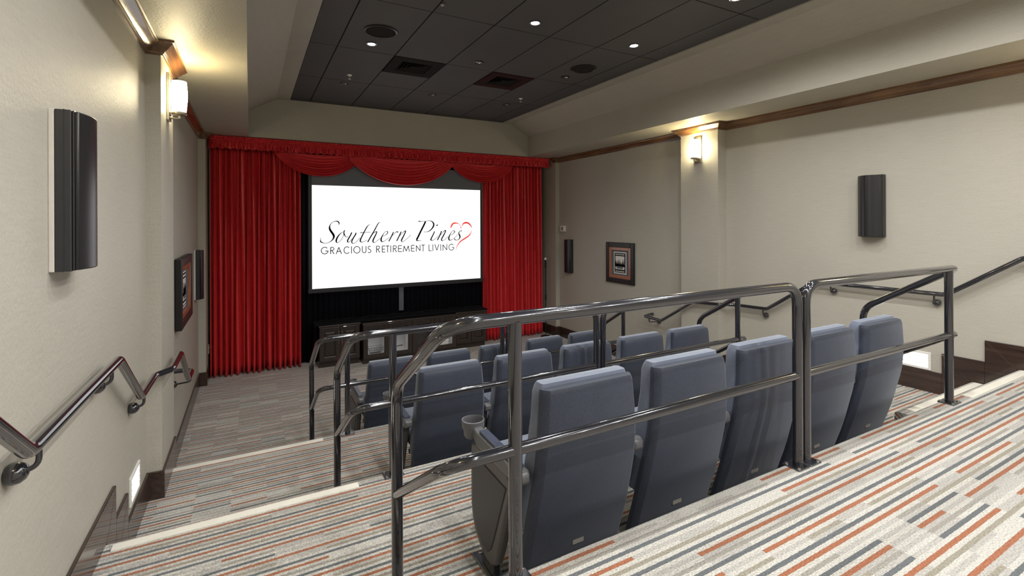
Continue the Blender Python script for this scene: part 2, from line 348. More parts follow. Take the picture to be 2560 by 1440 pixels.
XPL=XL+PD; XPR=XR-PD-.07
# ceiling: soffits, bulkhead, tiles in a recessed grid
ce=MB().box(XL-.2,XR+.2,YR-.2,YB+.2,ZCL+.07,ZCL+.3).build('ceiling','ceiling_grid'); struct(ce,'tray ceiling with black acoustic tiles and taupe soffits')
MB().prism([(XL-.1,ZT),(-.014,ZT),(-.014,2.883),(.36,3.103),(.549,3.103),(.549,3.2),(XL-.1,3.2)],'y',YR-.1,YW).build('soffit','soffit_paint',ce)
MB().prism([(XR+.1,ZT),(4.813,ZT),(4.813,2.883),(4.42,3.103),(4.237,3.103),(4.237,3.2),(XR+.1,3.2)],'y',YR-.1,YW).build('soffit','soffit_paint',ce)
MB().box(XL-.1,XR+.1,YW,YB+.1,ZT+.002,3.25).build('bulkhead','wall_paper',ce)
GX=[.549,.83,1.452,2.077,2.698,3.32,3.943,4.237]
GY=[YW,7.97,6.695,5.42,4.135,2.85,1.565,.28,-1.005,-2.29,YR]
VENTS=[(2,2),(4,2)]
g=.007
for ix in range(7):
    for iy in range(10):
        ya,yb=GY[iy+1],GY[iy]
        if (ix,iy) in VENTS: ya=6.055
        x0,x1=GX[ix],GX[ix+1]
        dz=random.uniform(0,.002)
        MB().box(x0+g,x1-g,ya+g,yb-g,ZCL+.004+dz,ZCL+.03).build('ceiling_tile','ceiling_tile',ce)
for x in GX[1:-1]: MB().box(x-g,x+g,YR,YW,ZCL+.010,ZCL+.04).build('grid_bar','ceiling_grid',ce)
for y in GY[1:-1]: MB().box(GX[0],GX[-1],y-g,y+g,ZCL+.012,ZCL+.04).build('grid_bar','ceiling_grid',ce)
# crown moulding, mitred round the pilasters
PROF=[(0,ZB),(.012,ZB),(.016,ZB+.008),(.022,ZB+.010),(.024,ZB+.020),(.034,ZB+.026),(.050,ZB+.040),(.066,ZB+.058),(.078,ZB+.066),(.080,ZB+.074),(.090,ZB+.076),(.090,ZT),(0,ZT)]
def crown(side,root):
    s=1 if side=='left' else -1
    xw,xp=(XL,XPL) if side=='left' else (XR,XPR)
    xq=XPL if side=='left' else XR-PD
    path=[(xw,YR)]
    for a,b in PIL: path+=[(xw,a),(xp,a),(xp,b),(xw,b)]
    path+=[(xw,8.07),(xq,8.07),(xq,YW)]
    n=len(path)
    def nrm(i):
        a,b=Vector(path[i]),Vector(path[i+1]); d=(b-a).normalized()
        return Vector((d.y,-d.x))*s
    off=[]
    for i in range(n):
        if i==0: off.append(nrm(0))
        elif i==n-1: off.append(nrm(n-2))
        else:
            a,b=nrm(i-1),nrm(i); m=(a+b); off.append(m/max(.2,(1+a.dot(b))))
    for i in range(n-1):
        rings=[]
        for j in (i,i+1):
            p=Vector(path[j]); rings.append([(p.x+off[j].x*d,p.y+off[j].y*d,z) for d,z in PROF])
        if s<0: rings=rings[::-1]
        MB().loft(rings).build('moulding','crown_wood',root,smooth=25)
c1=thing('trim_1',None,None); struct(c1,'glossy brown crown moulding along the left wall'); crown('left',c1)
c2=thing('trim_2',None,None); struct(c2,'glossy brown crown moulding along the right wall'); crown('right',c2)
# baseboards, stepping down with the platforms
BH,BT=.195,.016
def board(poly,x0,x1,root): MB().prism(poly,'x',x0,x1).build('board','base_wood',root,bevel=.003)
LV=[]                                    # (y_start,y_end,z)
y=YR
for i in range(3):
    LV.append((y,E[i],Z[i])); LV.append((E[i],E[i]+TRD,Z[i]-RIS)); y=E[i]+TRD
LV.append((y,8.07,Z[3]))
def baseboard(side):
    root=thing('baseboard_'+side,None,None); struct(root,'dark wood baseboard stepping down along the %s wall'%side)
    def xs(y0,y1):
        out=[];cur=y0
        xw=XL if side=='left' else XR
        xp=XPL if side=='left' else XPR
        segs=[]
        for a,b in PIL:
            if cur<a: segs.append((cur,min(a,y1),xw)); cur=min(a,y1)
            if cur<y1 and cur<b: segs.append((cur,min(b,y1),xp)); cur=min(b,y1)
        if cur<y1: segs.append((cur,y1,xw))
        return [q for q in segs if q[1]-q[0]>1e-4]
    s=1 if side=='left' else -1
    def emitp(poly,y0,y1):
        for a,b,x in xs(y0,y1):
            # clip polygon to [a,b] in y
            def clip(P,lim,keep):
                out=[]
                for i in range(len(P)):
                    p,q=P[i],P[(i+1)%len(P)]; pi=(p[0]-lim)*keep>=-1e-9; qi=(q[0]-lim)*keep>=-1e-9
                    if pi: out.append(p)
                    if pi!=qi:
                        t=(lim-p[0])/(q[0]-p[0]); out.append((lim,p[1]+t*(q[1]-p[1])))
                return out
            Pp=clip(clip(poly,a,1),b,-1)
            Q=[]
            for p in Pp:
                if not Q or (abs(p[0]-Q[-1][0])+abs(p[1]-Q[-1][1]))>1e-5: Q.append(p)
            if len(Q)>2 and abs(Q[0][0]-Q[-1][0])+abs(Q[0][1]-Q[-1][1])<1e-5: Q.pop()
            if len(Q)>=3: board(Q,min(x,x+s*BT),max(x,x+s*BT),root)
    for k,(a,b,z) in enumerate(LV):
        a2=a if k==0 else a+BH
        last=k==len(LV)-1
        if last: emitp([(a2,z),(b,z),(b,z+BH),(a2,z+BH)],a2,b); continue
        if b>a2: emitp([(a2,z),(b,z),(b+BH,z+BH),(a2,z+BH)],a2,b+BH)
        zl=LV[k+1][2]
        emitp([(b,z),(b,zl),(b+BH,zl),(b+BH,z+BH)],b,b+BH)
    # returns across the pilaster faces
    for a,b in PIL+[(8.07,None)]:
        x0,x1=(XL,XPL+BT) if side=='left' else ((XPR-BT,XR) if b else (XR-PD-BT,XR))
        if side=='left' and b is None: x1=XL+PD+BT
        zf=[z for (p,q,z) in LV if p<=a<=q+1e-6][-1]
        MB().box(x0,x1,a-BT,a,zf,zf+BH).build('board','base_wood',root,bevel=.003)
        if b is None:
            xa=x1-BT if side=='left' else x0
            MB().box(xa,xa+BT,a,YB,zf,zf+BH).build('board','base_wood',root,bevel=.003)
baseboard('left'); baseboard('right')
# ================================================================== STAGE
ORD=['first','second','third','fourth','fifth']
# red side curtains
def drape(x0,x1,y,z0,z1,n,amp,seed,flare=0.0):
    rnd=random.Random(seed); ph=[rnd.uniform(-.9,.9) for _ in range(n+2)]; am=[rnd.uniform(.6,1.25) for _ in range(n+2)]
    def fn(u,v):
        s=u*n; k=int(min(s,n-1e-6)); t=s-k
        a=am[k]*(1-t)+am[k+1]*t; p=ph[k]*(1-t)+ph[k+1]*t
        hang=.55+.45*v
        wv=math.sin(2*math.pi*s+p*(.4+.6*v))
        wv=(abs(wv)**.8 if wv<0 else wv**1.15)*(1 if wv>0 else -1)
        yy=y+amp*a*hang*wv+.08*amp*math.sin(2*math.pi*s*2.3+p*2+3*v)
        xx=x0+(x1-x0)*u+.012*math.sin(2*math.pi*s*.5+4*v+p)*math.sin(math.pi*u)
        zz=z1+(z0-z1)*v+(.012*math.sin(2*math.pi*s*.21+p)*v)
        return (xx,yy,zz)
    return MB().grid(fn,n*12,26)
def curtain(x0,x1,n,seed,label):
    o=drape(x0,x1,8.43,Z[3]+.02,2.40,n,.088,seed).build('stage_curtain','red_velvet',smooth=80,solid=.006)
    tag(o,label,'curtain','red stage curtains')
curtain(-.515,.725,17,3,'wide red velvet curtain hanging left of the screen')
curtain(3.975,5.285,17,5,'red velvet curtain hanging right of the screen by the microphone stand')
o=drape(.60,4.10,8.56,Z[3]+.02,2.38,40,.022,9).build('backdrop_curtain','black_velvet',smooth=80,solid=.006)
tag(o,'black pleated backdrop curtain behind screen and cabinets','curtain')
# gathered valance: smocked heading over a ruffle
va=thing('valance','red gathered valance with ruffle across the top of the stage','valance',(2.42,8.3,2.3))
def head(u,v):
    x=-.53+u*(5.385+.53); z=2.497-v*.092
    rows=math.sin(v*math.pi*4.0)
    k3=int(min(v*3,2.999)); y=8.186-.006*abs(math.sin(math.pi*v*3))**.5-.020*abs(math.sin(math.pi*v*3))**.6*(.5+.5*math.sin(2*math.pi*u*210+k3*2.1+.8*math.sin(u*170)))-.004*math.sin(2*math.pi*u*61+v*3)
    e=min(1,min(u,1-u)*60); y+= (1-e)**2*.14
    return (x,y,z)
MB().grid(head,1500,21).build('heading','red_velvet',va,smooth=80,solid=.004)
rr_=random.Random(4); PHR=[rr_.uniform(-1.2,1.2) for _ in range(122)]; AMR=[rr_.uniform(.5,1.4) for _ in range(122)]
def ruff(u,v):
    x=-.53+u*(5.385+.53); s=u*118; k=int(min(s,117.999)); t=s-k
    p=PHR[k]*(1-t)+PHR[k+1]*t; a=AMR[k]*(1-t)+AMR[k+1]*t
    wv=math.sin(2*math.pi*s+p*v*1.5)
    y=8.166-.004*v-.034*a*(.35+.65*v)*wv-.008*math.sin(2*math.pi*s*2.7+p)
    e=min(1,min(u,1-u)*60); y+=(1-e)**2*.15
    return (x+.012*v*math.sin(2*math.pi*s*.5+p),y,2.408-v*.098+.006*math.sin(2*math.pi*s+p)*v)
MB().grid(ruff,1400,8).build('ruffle','red_velvet',va,smooth=80,solid=.004)
# swags
def swag(x0,x1,drop,y,label,rim):
    W=x1-x0
    def fn(u,v):
        a=x0+(1-v)*.20*W; b=x1-(1-v)*.20*W
        x=a+(b-a)*u
        sag=4*u*(1-u)
        fold=math.sin((v**1.25)*math.pi*2*7.5)
        z=2.33-(.02+v*drop)*sag**.72-.010*fold*sag
        yy=y-.027*fold*(.25+.75*sag)*min(1,v*2.2)+.006*(1-v)
        return (x,yy,z)
    o=MB().grid(fn,64,84).build('swag','red_velvet',smooth=80,solid=.004); tag(o,label,'swag','red velvet swags'); return o
swag(.335,1.665,.345,8.272,'red pleated swag at the left under the valance',.3)
swag(1.42,3.31,.445,8.230,'largest red pleated swag at the centre above the screen',.3)
swag(3.22,4.555,.345,8.272,'red pleated swag at the right under the valance',.3)
# projection screen
SX0,SX1,SZ0,SZ1,SY=.877,3.857,.148,1.824,8.3264
sn=thing('projection_screen','large white projection screen with black script logo and red heart','screen',((SX0+SX1)/2,SY,SZ0))
MB().box(SX0,SX1,SY,SY+.012,SZ0,SZ1).build('screen_surface','screen_light',sn)
for (a,b,c,d) in ((SX0-.052,SX0,SZ0-.06,2.18),(SX1,SX1+.052,SZ0-.06,2.18)): MB().box(a,b,SY-.006,SY+.03,c,d).build('side_border','screen_frame',sn)
MB().box(SX0,SX1,SY-.004,SY+.02,SZ1,2.18).build('top_border','screen_mask',sn)
MB().box(SX0-.06,SX1+.06,SY-.016,SY+.034,SZ0-.07,SZ0).build('bottom_bar','screen_frame',sn,bevel=.006)
def cr(P,n=7):
    out=[]
    for i in range(len(P)-1):
        p0=P[max(i-1,0)];p1=P[i];p2=P[i+1];p3=P[min(i+2,len(P)-1)]
        for j in range(n):
            t=j/n
            out.append(tuple(.5*((2*b)+(-a+c)*t+(2*a-5*b+4*c-d)*t*t+(-a+3*b-3*c+d)*t**3) for a,b,c,d in zip(p0,p1,p2,p3)))
    out.append(P[-1]); return out
def ribbon(mb,P,dx,dz,y,closed=False):
    n=len(P); v=[];f=[]
    for i in range(n):
        a,b=P[max(i-1,0)],P[min(i+1,n-1)]
        if closed: a,b=P[i-1],P[(i+1)%n]
        tx,tz=b[0]-a[0],b[1]-a[1]; l=math.hypot(tx,tz) or 1; h=max(P[i][2],.007)/2
        for s in (1,-1): v.append((dx+P[i][0]-s*tz/l*h,y,dz+P[i][1]+s*tx/l*h))
    for i in range(n if closed else n-1):
        j=(i+1)%n; f.append((2*i,2*i+1,2*j+1,2*j))
    return mb.add(v,f)
lt=MB()
for s_ in SCRIPT: ribbon(lt,cr(s_),SX0,SZ0,SY-.0025-.0001*(SCRIPT.index(s_)%7))
tag(lt.build('script_lettering','ink_black',sn),label='black flowing script lettering')
ht=MB()
for s_ in HEART: ribbon(ht,cr(s_),SX0,SZ0,SY-.002)
tag(ht.build('heart_emblem','projected_red',sn),label='red brush-stroke heart outline')
def arc(cx,cz,rx,rz,a0,a1,n=24): return [(cx+rx*math.cos(R(a0+(a1-a0)*i/n)),cz+rz*math.sin(R(a0+(a1-a0)*i/n))) for i in range(n+1)]
def glyph(c,x0,x1,zt,zb):
    W,H=x1-x0,zt-zb; h=.0062; m=(zt+zb)/2; cx=(x0+x1)/2
    l,r_,t_,b_=x0+h,x1-h,zt-h,zb+h
    if c=='I': return [[(cx,zb),(cx,zt)]]
    if c=='T': return [[(x0,t_),(x1,t_)],[(cx,zb),(cx,zt)]]
    if c=='L': return [[(l,zt),(l,b_),(x1,b_)]]
    if c=='E': return [[(x1,t_),(l,t_),(l,b_),(x1,b_)],[(l,m),(x1-.004,m)]]
    if c=='A': return [[(l,zb),(cx,zt-h),(r_,zb)],[(x0+W*.24,zb+H*.36),(x1-W*.24,zb+H*.36)]]
    if c=='V': return [[(l,zt),(cx,zb+h),(r_,zt)]]
    if c=='N': return [[(l,zb),(l,zt-.01),(r_,zb+.01),(r_,zt)]]
    if c=='M': return [[(l,zb),(x0+W*.2,zt-.008),(cx,zb+.012),(x1-W*.2,zt-.008),(r_,zb)]]
    if c=='O': return [arc(cx,m,W/2-h,H/2-h,0,360,40)]
    if c=='C': return [arc(cx+W*.06,m,W/2-h,H/2-h,40,320,36)]
    if c=='G': return [arc(cx,m,W/2-h,H/2-h,42,352,36)+[(r_,m-.006),(cx+W*.08,m-.006)]]
    if c=='U': return [[(l,zt),(l,zb+W*.45)]+arc(cx,zb+W*.45,W/2-h,W*.45-h,180,360,18)+[(r_,zt)]]
    if c=='R': return [[(l,zb),(l,t_),(x0+W*.45,t_)]+arc(x0+W*.5,zt-H*.26,W*.42,H*.26-h,85,-85,14)+[(l,zt-H*.5)],[(x0+W*.42,zt-H*.5),(x1-.004,zb)]]
    if c=='S': return [arc(cx+W*.02,zt-H*.26,W*.36,H*.26-h,35,215,16)+[(cx,m+.004)]+arc(cx-W*.02,zb+H*.27,W*.42,H*.27-h,40,-150,18)]
    return []
for (c,a,b,t_,b_) in CAPS:
    ct=MB()
    if c=='I': a-=.001;b+=.001
    for k,s_ in enumerate(glyph(c,a,b,t_,b_)):
        P=[]
        for i in range(len(s_)-1):     # split straight runs so mitres stay clean
            P=[(*s_[i],.0122),(*s_[i+1],.0122)]; ribbon(ct,P,SX0,SZ0,SY-.0022-.00012*((i+3*k)%9))
    ct.build('letter','ink_black',sn)
o=MB().box(2.335,2.42,8.50,8.506,-.36,.075).build('hanging_strap','mat_grey',bevel=.002); tag(o,'narrow grey strap hanging below the middle of the screen','strap')
# ------------------------------------------------------------------ cabinets
def door_panel(mb_root,x0,x1,y,z0,z1,handle_x,glass=False,label=None):
    fw=.062 if not glass else .07
    d=MB()
    d.box(x0,x0+fw,y-.02,y,z0,z1).box(x1-fw,x1,y-.02,y,z0,z1).box(x0+fw,x1-fw,y-.02,y,z0,z0+fw).box(x0+fw,x1-fw,y-.02,y,z1-fw,z1)
    dr=d.build('door','cabinet_wood',mb_root,bevel=.003)
    if glass: MB().box(x0+fw,x1-fw,y-.010,y-.006,z0+fw,z1-fw).build('pane','door_glass',dr)
    else:
        a,b,c,e=x0+fw,x1-fw,z0+fw,z1-fw; i=.032
        m=MB(); m.add([(a,y-.006,c),(b,y-.006,c),(b,y-.006,e),(a,y-.006,e),(a+.008,y-.004,c+.008),(b-.008,y-.004,c+.008),(b-.008,y-.004,e-.008),(a+.008,y-.004,e-.008),
            (a+i,y-.019,c+i),(b-i,y-.019,c+i),(b-i,y-.019,e-i),(a+i,y-.019,e-i),(a,y,c),(b,y,c),(b,y,e),(a,y,e)],
            [(0,1,5,4),(1,2,6,5),(2,3,7,6),(3,0,4,7),(4,5,9,8),(5,6,10,9),(6,7,11,10),(7,4,8,11),(8,9,10,11),(15,14,13,12),(0,12,13,1),(1,13,14,2),(2,14,15,3),(3,15,12,0)])
        m.build('raised_panel','cabinet_wood',dr)
        MB().tube([(handle_x,y-.02,z1-.06),(handle_x,y-.045,z1-.06),(handle_x,y-.045,z1-.27),(handle_x,y-.02,z1-.27)],.005,8,.012).build('handle','steel',dr,smooth=60)
def cabinet(x0,x1,y0,y1,label,hand):
    r_=thing('cabinet',label,'cabinet',((x0+x1)/2,y0,Z[3]),'stage cabinets')
    b=MB(); zt=-.445
    b.box(x0,x1,y0+.05,y1,Z[3],Z[3]+.09)
    b.box(x0,x1,y0,y1,Z[3]+.09,zt-.0)
    b.build('body','cabinet_wood',r_,bevel=.003)
    MB().box(x0-.010,x1+.010,y0-.03,y1,zt,zt+.03).build('top','cabinet_wood',r_,bevel=.004)
    m=(x0+x1)/2
    door_panel(r_,x0+.006,m-.002,y0,Z[3]+.11,zt-.008,m-.024); door_panel(r_,m+.002,x1-.006,y0,Z[3]+.11,zt-.008,m+.024)
cabinet(.955,1.576,8.10,8.48,'dark wood cabinet with two panelled doors, left of the glass-door cabinet',None)
cabinet(3.256,3.86,8.10,8.48,'dark wood cabinet with two panelled doors, right of the glass-door cabinet',None)
gx=[1.608,2.02,2.42,2.815,3.222]; y0,y1=8.0,8.48; zt=-.455
gc=thing('glass_cabinet','wide dark wood cabinet with four glass doors below the screen','cabinet',(2.415,y0,Z[3]),'stage cabinets')
b=MB(); b.box(gx[0],gx[-1],y0+.03,y1,Z[3],Z[3]+.07)
b.box(gx[0],gx[-1],y0,y1,Z[3]+.07,Z[3]+.10); b.box(gx[0],gx[-1],y0,y1,zt-.02,zt); b.box(gx[0],gx[-1],y1-.015,y1,Z[3]+.1,zt-.02)
for i,x in enumerate(gx):
    t_=.011; a=max(gx[0],x-t_); c=min(gx[-1],x+t_); b.box(a,c,y0,y1-.015,Z[3]+.1,zt-.02)
b.build('body','cabinet_wood',gc,bevel=.002)
ins=MB()
for i in range(4):
    a,c=gx[i]+.012,gx[i+1]-.012
    ins.box(a,c,y1-.02,y1-.016,Z[3]+.101,zt-.021); ins.box(a,c,y0+.01,y1-.02,Z[3]+.101,Z[3]+.105); ins.box(a,a+.003,y0+.01,y1-.02,Z[3]+.101,zt-.021); ins.box(c-.003,c,y0+.01,y1-.02,Z[3]+.101,zt-.021)
ins.build('lining','cabinet_inside',gc)
MB().box(gx[0]-.010,gx[-1]+.010,y0-.03,y1,zt,zt+.03).build('top','cabinet_wood',gc,bevel=.004)
for i in range(4):
    a,c=gx[i]+.012,gx[i+1]-.012
    MB().box(a+.004,c-.004,y0+.09,y1-.022,-.69,-.675).build('shelf','cabinet_wood',gc)
    if i!=2: MB().box(a+.04,c-.04,y0+.10,y0+.125,-.698,-.691).build('fill_strip','cabinet_fill',gc)  # added glowing strip under the shelf, brightens the compartment
    door_panel(gc,gx[i]+.004,gx[i+1]-.004,y0,Z[3]+.09,zt-.004,0,True)
# things in the glass cabinet
bk=thing('wire_basket','dark wire basket inside the leftmost glass-door compartment','basket',(1.85,8.2,-.986))
for k in range(4):
    z=-.986+.004+k*.035; w_=.085+.012*k; d_=.055+.008*k
    MB().tube([(1.85-w_,8.2-d_,z),(1.85+w_,8.2-d_,z),(1.85+w_,8.2+d_,z),(1.85-w_,8.2+d_,z),(1.85-w_,8.2-d_,z)],.003,6).build('wire','wire_dark',bk)
for k in range(9):
    t_=-1+k/4; 
    for s in (-1,1): MB().tube([(1.85+.083*t_,8.2+s*.054,-.984),(1.85+.119*t_,8.2+s*.078,-.876)],.002,5).build('wire','wire_dark',bk)
MB().box(1.765,1.935,8.146,8.254,-.986,-.982).build('basket_floor','wire_dark',bk)
pb=thing('folded_stand','small dark folding stand inside the second glass-door compartment','stand',(2.23,8.2,-.986))
MB().tube([(2.11,8.15,-.925),(2.24,8.2,-.905),(2.30,8.15,-.890)],.009,8,.03).build('bar','wire_dark',pb,smooth=60)
MB().tube([(2.29,8.16,-.896),(2.335,8.13,-.98)],.005,8).build('leg','steel',pb,smooth=60)
MB().tube([(2.15,8.17,-.918),(2.13,8.12,-.982)],.005,8).build('leg','wire_dark',pb,smooth=60)
eq=thing('player_box','black media player box inside the third glass-door compartment','electronics',(2.62,8.25,-.986))
MB().box(2.46,2.78,8.12,8.42,-.984,-.72).build('case','plastic_black',eq,bevel=.004); MB().box(2.5,2.60,8.116,8.12,-.9,-.86).build('display','gloss_black',eq)
pp=thing('paper_stack','small stack of white papers inside the third glass-door compartment','papers',(2.50,8.06,-.987))
for k in range(3): MB().box(2.455+.004*k,2.575+.003*k,8.025+.003*k,8.105,-.986+.004*k,-.983+.004*k).build('sheet','paper_white',pp)
fb=thing('white_box','white box lying inside the rightmost glass-door compartment','box',(3.0,8.2,-.986))
MB().box(2.9,3.12,8.1,8.3,-.986,-.90).build('carton','paper_white',fb,bevel=.004); MB().box(2.895,3.125,8.095,8.305,-.90,-.885).build('lid','white_plastic',fb,bevel=.003)
# black cloth over the cabinets
def cl(u,v):
    x=.90+u*3.0; y=8.075+v*.40
    z=-.408+.004*math.sin(x*23+4*v)*math.sin(v*9+x*3)+.012*max(0,v-.75)*4*abs(math.sin(x*11+math.sin(x*5)))
    if u<.018:
        k=(.018-u)/.018; return (.905+.02*math.sin(v*9)*k,y,-.408-.36*k)
    return (x,y,z)
o=MB().grid(cl,170,16).build('cloth_cover','black_velvet',smooth=80,solid=.005); tag(o,'black cloth spread over the cabinet tops, hanging at the left end','cloth')
# microphone stand and wall bits beside the stage
ms=thing('microphone_stand','black microphone stand with round base beside the right red curtain','stand',(5.225,8.16,Z[3]))
MB().lathe([(.001,0),(.105,0),(.108,.008),(.09,.018),(.02,.03),(.012,.05),(.001,.05)],(5.225,8.16,Z[3]),'z',28).build('base','plastic_black',ms,smooth=40)
MB().tube([(5.225,8.16,Z[3]+.04),(5.225,8.16,.30)],.010,12).build('pole','plastic_black',ms,smooth=60)
MB().lathe([(.001,0),(.016,0),(.017,.05),(.016,.10),(.001,.10)],(5.225,8.16,-.35),'z',16).build('clutch','plastic_black',ms,smooth=40)
MB().tube([(5.225,8.16,.29),(5.215,8.15,.45)],.017,12).build('clip','plastic_black',ms,smooth=60)
MB().lathe([(.001,0),(.022,0),(.026,.025),(.018,.046),(.001,.05)],(5.213,8.148,.45),'z',16).build('cap','white_plastic',ms,smooth=40)
vg=thing('wall_vent','small white slotted vent low on the wall beside the right curtain','vent',(XR-PD,8.25,-.62))
MB().box(XR-PD-.012,XR-PD,8.10,8.42,-.66,-.55).build('frame','white_plastic',vg,bevel=.002)
for k in range(7): MB().box(XR-PD-.018,XR-PD-.010,8.12+k*.042,8.138+k*.042,-.645,-.565).build('slat','white_plastic',vg)
hk=thing('wall_hook','small white bracket on the wall left of the red curtain','hook',(XPL,8.5,-.70))
MB().box(XPL,XPL+.012,8.49,8.51,-.74,-.60).build('plate','white_plastic',hk,bevel=.002); MB().tube([(XPL+.006,8.5,-.655),(XPL+.06,8.5,-.64)],.007,8).build('peg','white_plastic',hk,smooth=60)
# ================================================================== RAILINGS
RT,RM,RTB=.024,.021,.895
def railing(k,side):
    yr=E[k]-.045; z=Z[k]; zl=Z[k+1]; nm=['nearest','middle','front'][k]
    if side=='left': xa,xp,xe=2.395,.785,.54
    else: xa,xp,xe=2.462,4.105,4.26
    r_=thing('guard_railing','glossy black tubular railing, %s section of the %s railing row'%(side,nm),'railing',(xa,yr,z),'black guard railings')
    ye=yr+.585
    MB().tube([(xa,yr,z+.006),(xa,yr,z+RTB),(xe,yr,z+RTB),(xe,ye,z+.53),(xe,ye,zl)],RT,16,[0,.10,.12,.09,0] ).build('top_rail','rail_paint',r_,smooth=60)
    MB().tube([(xa,yr,z+.45),(xe,yr,z+.45),(xe,ye,z+.075)],RM,14,[0,.11,0]).build('mid_rail','rail_paint',r_,smooth=60)
    MB().tube([(xp,yr,z+.006),(xp,yr,z+RTB-.01)],RT,16).build('post','rail_paint',r_,smooth=60)
    for x in (xa,xp):
        pl=MB().box(x-.055 if x!=2.395 else x-.06,x+.055 if x!=2.395 else x+.03,yr-.05,yr+.045,z,z+.008) if False else MB().box(x-(.06 if x!=2.462 else .028),x+(.06 if x!=2.395 else .028),yr-.045,yr+.044,z-.001,z+.008)
        po=pl.build('base_plate','dark_steel',r_,bevel=.003)
        for dx in ((-.045,.045) if x==xp else ((-.045,) if side=='left' else (.045,))):
            for dy in (-.032,.032): MB().lathe([(.001,0),(.009,0),(.008,.006),(.001,.007)],(x+dx,yr+dy,z+.008),'z',8).build('bolt','steel',po)
    MB().lathe([(.001,0),(.04,0),(.04,.006),(.001,.006)],(xe,ye,zl),'z',20).build('end_flange','dark_steel',r_)
for k in range(3):
    for s in ('left','right'): railing(k,s)
# wall handrails
def handrail(side):
    s=1 if side=='left' else -1; xw=XL if side=='left' else XR
    xp=(XPL if side=='left' else XPR)
    x0=xw+s*.075; x1=xp+s*.065
    y=[1.37,1.40,1.87,3.0,3.56,4.02,4.10,4.62,5.20]
    h=.915
    P=[(x0,-2.6,h),(x0,E[0]-.06,h),(x0,1.90,.555),(x0,3.0,.55),(x0,3.54,.195),(x0,4.0,.19),(x1,4.14,.185),(x1,4.63,.18),(x1,5.16,-.175),(x1,5.45,-.18),(x0,5.50,-.18),(xw+s*.01,5.50,-.18)]
    if side=='right': P=[(x0,-2.6,h),(x0,E[0]-.06,h),(x0,1.90,.555),(x0,3.02,.55),(x0,3.58,.165),(x0,4.0,.15),(x1,4.14,.15),(x1,4.55,.12),(x1,5.12,-.235),(x1,5.45,-.225),(x0,5.50,-.22),(xw+s*.01,5.50,-.22)]
    r_=thing('handrail','dark glossy handrail zigzagging down the %s wall'%side,'handrail',(xw,2.4,.5),'wall handrails')
    MB().tube(P,.0215,16,.03).build('rail','rail_paint',r_,smooth=60)
    for (yy,zz) in ((1.0,.915),(1.98,.555),(2.86,.552),(3.63,P[4][2]-.003),(5.36,P[9][2]),(-.4,.915),(-1.8,.915)):
        xr=x0 if yy<4 else x1
        mb=MB(); prof=[(.001,0),(.026,0),(.032,.008),(.034,.020),(.030,.036),(.020,.048),(.008,.053),(.001,.0535)]
        v0=len(mb.v); mb.lathe(prof,(0,0,0),'x',18); mb.v=[(xw+s*p[0],yy+p[1],zz-.085+p[2]) for p in mb.v]
        mb.build('rosette','rail_paint',r_,smooth=50)
        MB().tube([(xw+s*.02,yy,zz-.085),(xr,yy,zz-.075),(xr,yy,zz-.018)],.008,10,.03).build('bracket','rail_paint',r_,smooth=60)
handrail('left'); handrail('right')
